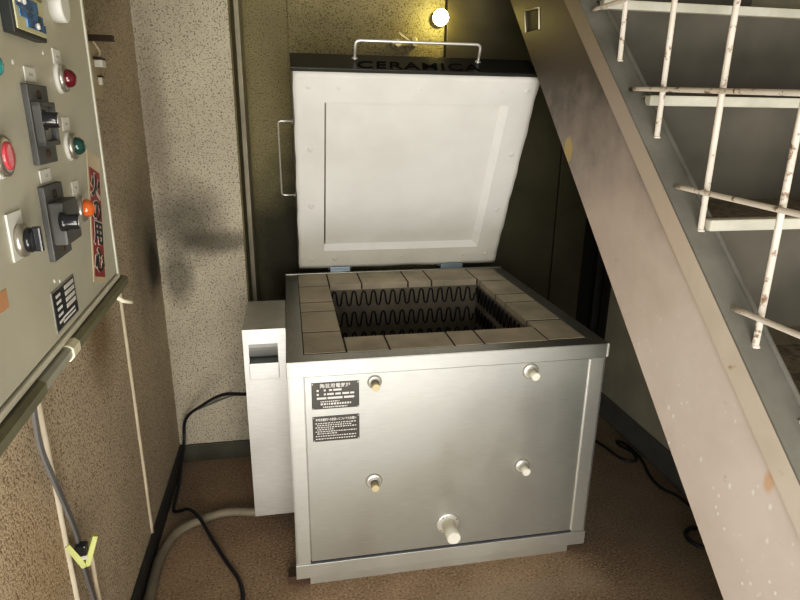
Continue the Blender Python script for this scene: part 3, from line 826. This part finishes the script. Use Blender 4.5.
# red fire-caution sticker, stuck on askew
c0 = V((.106, 1.204)); ux = V((-.073, -.021)); vy = V((.063, -.187))
def SU(a, b_, w): 
    q = c0 + ux * a + vy * b_; return PP(q.x, q.y, w)
b = MB().prism([SU(0, -.05, .002), SU(1, -.05, .002), SU(1, 1.03, .002), SU(0, 1.03, .002)], PN * .0008).build('caution_sticker', 'sticker_cream', pan)
stk = b
MB().prism([SU(.10, .085, .0026), SU(.90, .085, .0026), SU(.90, .985, .0026), SU(.10, .985, .0026)], PN * .0006).build('red_field', 'sticker_red', stk)
sx_ = PP(c0.x + ux.x, c0.y + ux.y) - PP(c0.x, c0.y); sy_ = PP(c0.x, c0.y) - PP(c0.x + vy.x, c0.y + vy.y)
bw, bk = MB(), MB()
for ch, a in (('火', .22), ('の', .43), ('用', .62), ('心', .84)):
    for target, off, w in ((bw, .0042, .0034), (bk, .0014, .0042)):
        tm = text_mesh(ch, .062, .0002, off, 0.0)
        if not len(tm.vertices): continue
        xs = [v.co.x for v in tm.vertices]; ys = [v.co.y for v in tm.vertices]
        tm.transform(Matrix.Diagonal((.92, .66, 1, 1)) @ Matrix.Translation((-(max(xs) + min(xs)) / 2, -(max(ys) + min(ys)) / 2, 0)))
        target.merge_obj_mesh(tm, frame(SU(.5, a, w), sx_, sy_))
bw.build('lettering_outline', 'sticker_white', stk); bk.build('lettering', 'sticker_black', stk)
# data plate
s = MB().box((.268, .995, .0015), (.368, 1.050, .003), .0005, PMX).build('data_plate', 'bakelite_lite', pan)
MB().box((.2715, .9975, .0028), (.3655, 1.0475, .0035), 0, PMX).build('plate_field', 'navy', s)
b = MB()
# text side runs along u; reading direction is -u (towards the far end)
for i in range(4): b.box((.276, 1.040 - i * .0085, .0034), (.318, 1.0458 - i * .0085, .0039), 0, PMX)
for i in range(5):
    for a, c in dashes(.003, .022, .004, 40 + i): b.box((.362 - c - .004, 1.0385 - i * .0085, .0034), (.362 - a - .004, 1.0425 - i * .0085, .0039), 0, PMX)
for i in range(2):
    for a, c in dashes(.0, .055, .004, 60 + i): b.box((.340 - c, 1.0005 + i * .0055, .0034), (.340 - a, 1.0035 + i * .0055, .0039), 0, PMX)
b.build('plate_print', 'plate_ink', s)
MB().box((.492, 1.072, .0015), (.540, 1.092, .0026), 0, PMX).build('paper_scrap', 'sticker_tan', pan)
b = MB()
for u, v in ((.245, 1.342), (.36, 1.322), (.325, 1.055), (.345, 1.06)): b.lathe(PP(u, v, .002), PN, [(.003, 0), (.0022, .001)], 10)
b.build('paint_fleck', 'tag_white', pan)

# ------------------------------------------------------------------ small things on the left wall
wp = thing('wiring_plate', 'beige wiring plate with white terminals on the left wall beyond the cabinet', 'wiring plate', (XL, .19, 1.30))
MB().box((XL + .0005, .12, 1.303), (XL + .012, .262, 1.425), .002).build('plate', 'switch_plate', wp)
MB().box((XL + .012, .222, 1.372), (XL + .030, .252, 1.388), .001).build('terminal_block', 'tag_white', wp)
MB().box((XL + .012, .236, 1.333), (XL + .020, .246, 1.350), .001).build('switch_lever', 'tag_white', wp)
MB().box((XL + .012, .215, 1.389), (XL + .028, .258, 1.394)).box((XL + .012, .234, 1.350), (XL + .022, .248, 1.354)).build('terminal_shadow_gap', 'brown_bar', wp)
MB().tube(smooth_path([(XL + .014, .235, 1.390), (XL + .022, .242, 1.405), (XL + .016, .228, 1.425), (XL + .012, .20, 1.435), (XL + .008, .14, 1.42)], 6), .003, 8).build('wire', 'cord_beige', wp)
b = MB().box((XL + .0005, .19, 1.426), (XL + .067, .206, 1.439), .0012).box((XL + .0005, .186, 1.418), (XL + .006, .210, 1.447), .001).build('bracket_bar', 'brown_bar')
tag(recentre(b), 'short dark brown bracket bar sticking out of the left wall above the wiring plate', 'bracket')

pts = smooth_path([(XL + .016, -.385, .96), (XL + .013, -.391, .88), (XL + .013, -.391, .804), (XL + .015, -.397, .723), (XL + .017, -.359, .597), (XL + .016, -.325, .493), (XL + .014, -.318, .430), (XL + .012, -.289, .303), (XL + .011, -.27, .18), (XL + .010, -.27, .078)], 6)
tag(recentre(MB().strip(pts, .0115, .005, (1, 0, 0)).build('flat_cable', 'cable_grey')), 'grey flat cable hanging down the left wall under the cabinet', 'cable')
pts = smooth_path([(XL + .014, -.285, .44), (XL + .012, -.262, .39), (XL + .012, -.262, .32), (XL + .009, -.25, .2), (XL + .009, -.25, .082)], 6)
tag(recentre(MB().tube(pts, .0045, 8).build('beige_cable', 'cord_beige')), 'thin beige cable hanging below the green clothes peg', 'cable')
pg = thing('clothes_peg', 'pale green plastic peg clipped on the grey flat cable', 'peg', (XL + .02, -.313, .43))
pc = V((XL + .026, -.330, .424)); pd = V((.90, .44, 0)); pt = V((-.44, .90, 0)) * .010
for sgn in (-1, 1):
    q = [(.000, .000), (.009, .000), (.030, .058), (.022, .062), (.006, .022)]
    MB().prism([pc + pd * (sgn * (a - .002)) + V((0, 0, h)) - pt * .5 for a, h in q], pt).build('jaw', 'peg', pg)
MB().lathe(pc + V((0, 0, .024)) - pt * .75, pt, [(.005, 0), (.005, .015)], 12).build('spring', 'chrome', pg)
MB().box((XL + .014, -.338, .452), (XL + .034, -.320, .475), .003).build('grip_pad', 'knob_black', pg)

# ------------------------------------------------------------------ things on the floor
pts = smooth_path([(-.132, .40, .418), (-.145, .40, .415), (-.22, .47, .385), (-.302, .58, .30), (-.385, .67, .20), (-.400, .66, .10), (-.400, .52, .035), (-.402, .41, .008), (-.378, .385, .014), (-.344, .362, .034), (-.305, .308, .039), (-.262, .235, .016), (-.211, .138, .006), (-.165, .05, .006), (-.149, -.026, .006), (-.155, -.12, .006), (-.17, -.3, .006)], 8)
tag(recentre(MB().tube(pts, .0055, 8).build('power_cable', 'cable_black')), 'black power cable dropping from the side box and running over the floor', 'cable')
pts = smooth_path([(-.05, .335, .058), (-.09, .335, .022), (-.133, .337, .016), (-.20, .350, .016), (-.261, .343, .016), (-.361, .286, .016), (-.395, .19, .016), (-.399, .08, .016), (-.392, -.06, .016), (-.375, -.5, .016)], 8)
tag(recentre(MB().tube(pts, .0145, 12).build('conduit_hose', 'hose')), 'grey conduit hose curving from under the side box along the left wall', 'hose')
pts = smooth_path([(-.128, .45, .392), (-.16, .53, .350), (-.22, .66, .285), (-.30, .709, .235), (-.345, .7125, .215)], 6)
tag(recentre(MB().tube(pts, .003, 8).build('thin_wire', 'cable_grey')), 'thin grey wire running from the side box to the pale rendered wall', 'wire')
pts = smooth_path([(1.05, .75, .006), (1.18, .66, .006), (1.225, .56, .006), (1.255, .44, .006), (1.305, .42, .006), (1.322, .48, .006), (1.30, .53, .006), (1.305, .565, .006), (1.328, .54, .006), (1.332, .46, .006), (1.322, .40, .006), (1.295, .31, .006), (1.295, .24, .006), (1.325, .18, .006), (1.33, .05, .006)], 8)
tag(recentre(MB().tube(pts, .0055, 8).build('floor_cable', 'cable_black')), 'thin dark cable squiggling over the floor beside the right skirting', 'cable')
pts = smooth_path([(1.33, .02, .007), (1.298, .018, .007), (1.255, .028, .007), (1.222, .005, .007), (1.218, -.03, .007), (1.245, -.065, .007), (1.30, -.09, .007), (1.335, -.08, .007)], 8)
tag(recentre(MB().tube(pts, .0065, 8).build('floor_cable', 'cable_black')), 'dark cable loop half hidden on the floor behind the stringer', 'cable')
MB_w = MB().box((-.026, .012, 0), (.03, .05, .026), .002).build('floor_shim', 'rust')
tag(recentre(MB_w), 'small brown shim block under the front left corner of the kiln', 'block')

# ------------------------------------------------------------------ back wall: lamp and fitting
lp = thing('wall_lamp', 'glowing bare yellow bulb on the back wall above the lid', 'lamp', (.622, YB - .014, 1.633))
YW = YB - .014
MB().lathe((.622, YW, 1.633), (0, -1, -.0), [(.030, 0), (.030, .008), (.018, .012), (.018, .030), (.015, .034)], 24).build('lamp_holder', 'bakelite', lp)
pf = [(.013, .0)] + [(.030 * math.sin(PI * (.14 + .86 * k / 10)), .034 - .034 * math.cos(PI * (.14 + .86 * k / 10))) for k in range(0, 11)]
MB().lathe((.622, YW - .030, 1.633), (0, -1, 0), pf, 24).build('bulb', 'bulb', lp)
vf = thing('pipe_fitting', 'small pale brass pipe fitting on the back wall just above the lid', 'pipe fitting', (.49, YW, 1.515))
MB().lathe((.46, YW, 1.540), (0, -1, 0), [(.020, 0), (.020, .006), (.010, .008), (.010, .045), (.013, .046), (.013, .055)], 16).build('flange', 'brass', vf)
MB().lathe((.438, YW - .04, 1.539), (1, 0, 0), [(.017, 0), (.017, .008), (.011, .009), (.011, .030), (.015, .031), (.015, .040), (.009, .041), (.009, .075)], 16).build('valve_body', 'brass', vf)
MB().box((-.004, -.003, 0), (.004, .003, .085), .001, frame((.462, YW - .05, 1.578), (0, -1, 0), (-.55, 0, -.8))).build('lever', 'brass', vf)
MB().lathe((.53, YW, 1.542), (-.15, -1, .3), [(.013, 0), (.013, .018), (.017, .019), (.017, .032), (.008, .034), (.008, .05)], 14).build('nozzle', 'brass', vf)

# ------------------------------------------------------------------ light
w = bpy.data.worlds.new('world'); SC.world = w; w.use_nodes = True
bg = w.node_tree.nodes['Background']; bg.inputs[0].default_value = (1.0, .96, .88, 1); bg.inputs[1].default_value = .34
def area(name, loc, look, sx, sy, power, col):
    l = bpy.data.lights.new(name, 'AREA'); l.shape = 'RECTANGLE'; l.size = sx; l.size_y = sy; l.energy = power; l.color = col
    o = bpy.data.objects.new(name, l); COL.objects.link(o); o.location = loc
    o.rotation_euler = (V(look) - V(loc)).to_track_quat('-Z', 'Y').to_euler(); return o
area('ground_bounce', (.10, -2.0, .03), (.15, -1.75, 1.2), 2.2, 1.7, 128, (1.0, .965, .895))
area('doorway_daylight', (-.05, -3.3, 1.0), (.35, .3, .5), 1.8, 1.5, 68, (1.0, .965, .89))
SC.view_settings.view_transform = 'Standard'
SC.view_settings.exposure = 0.12
SC.view_settings.use_curve_mapping = True
cm = SC.view_settings.curve_mapping
cv = cm.curves[3]
cv.points[0].location = (0, 0); cv.points[-1].location = (1, 1)
cv.points.new(.07, .048); cv.points.new(.40, .42)
cm.update()
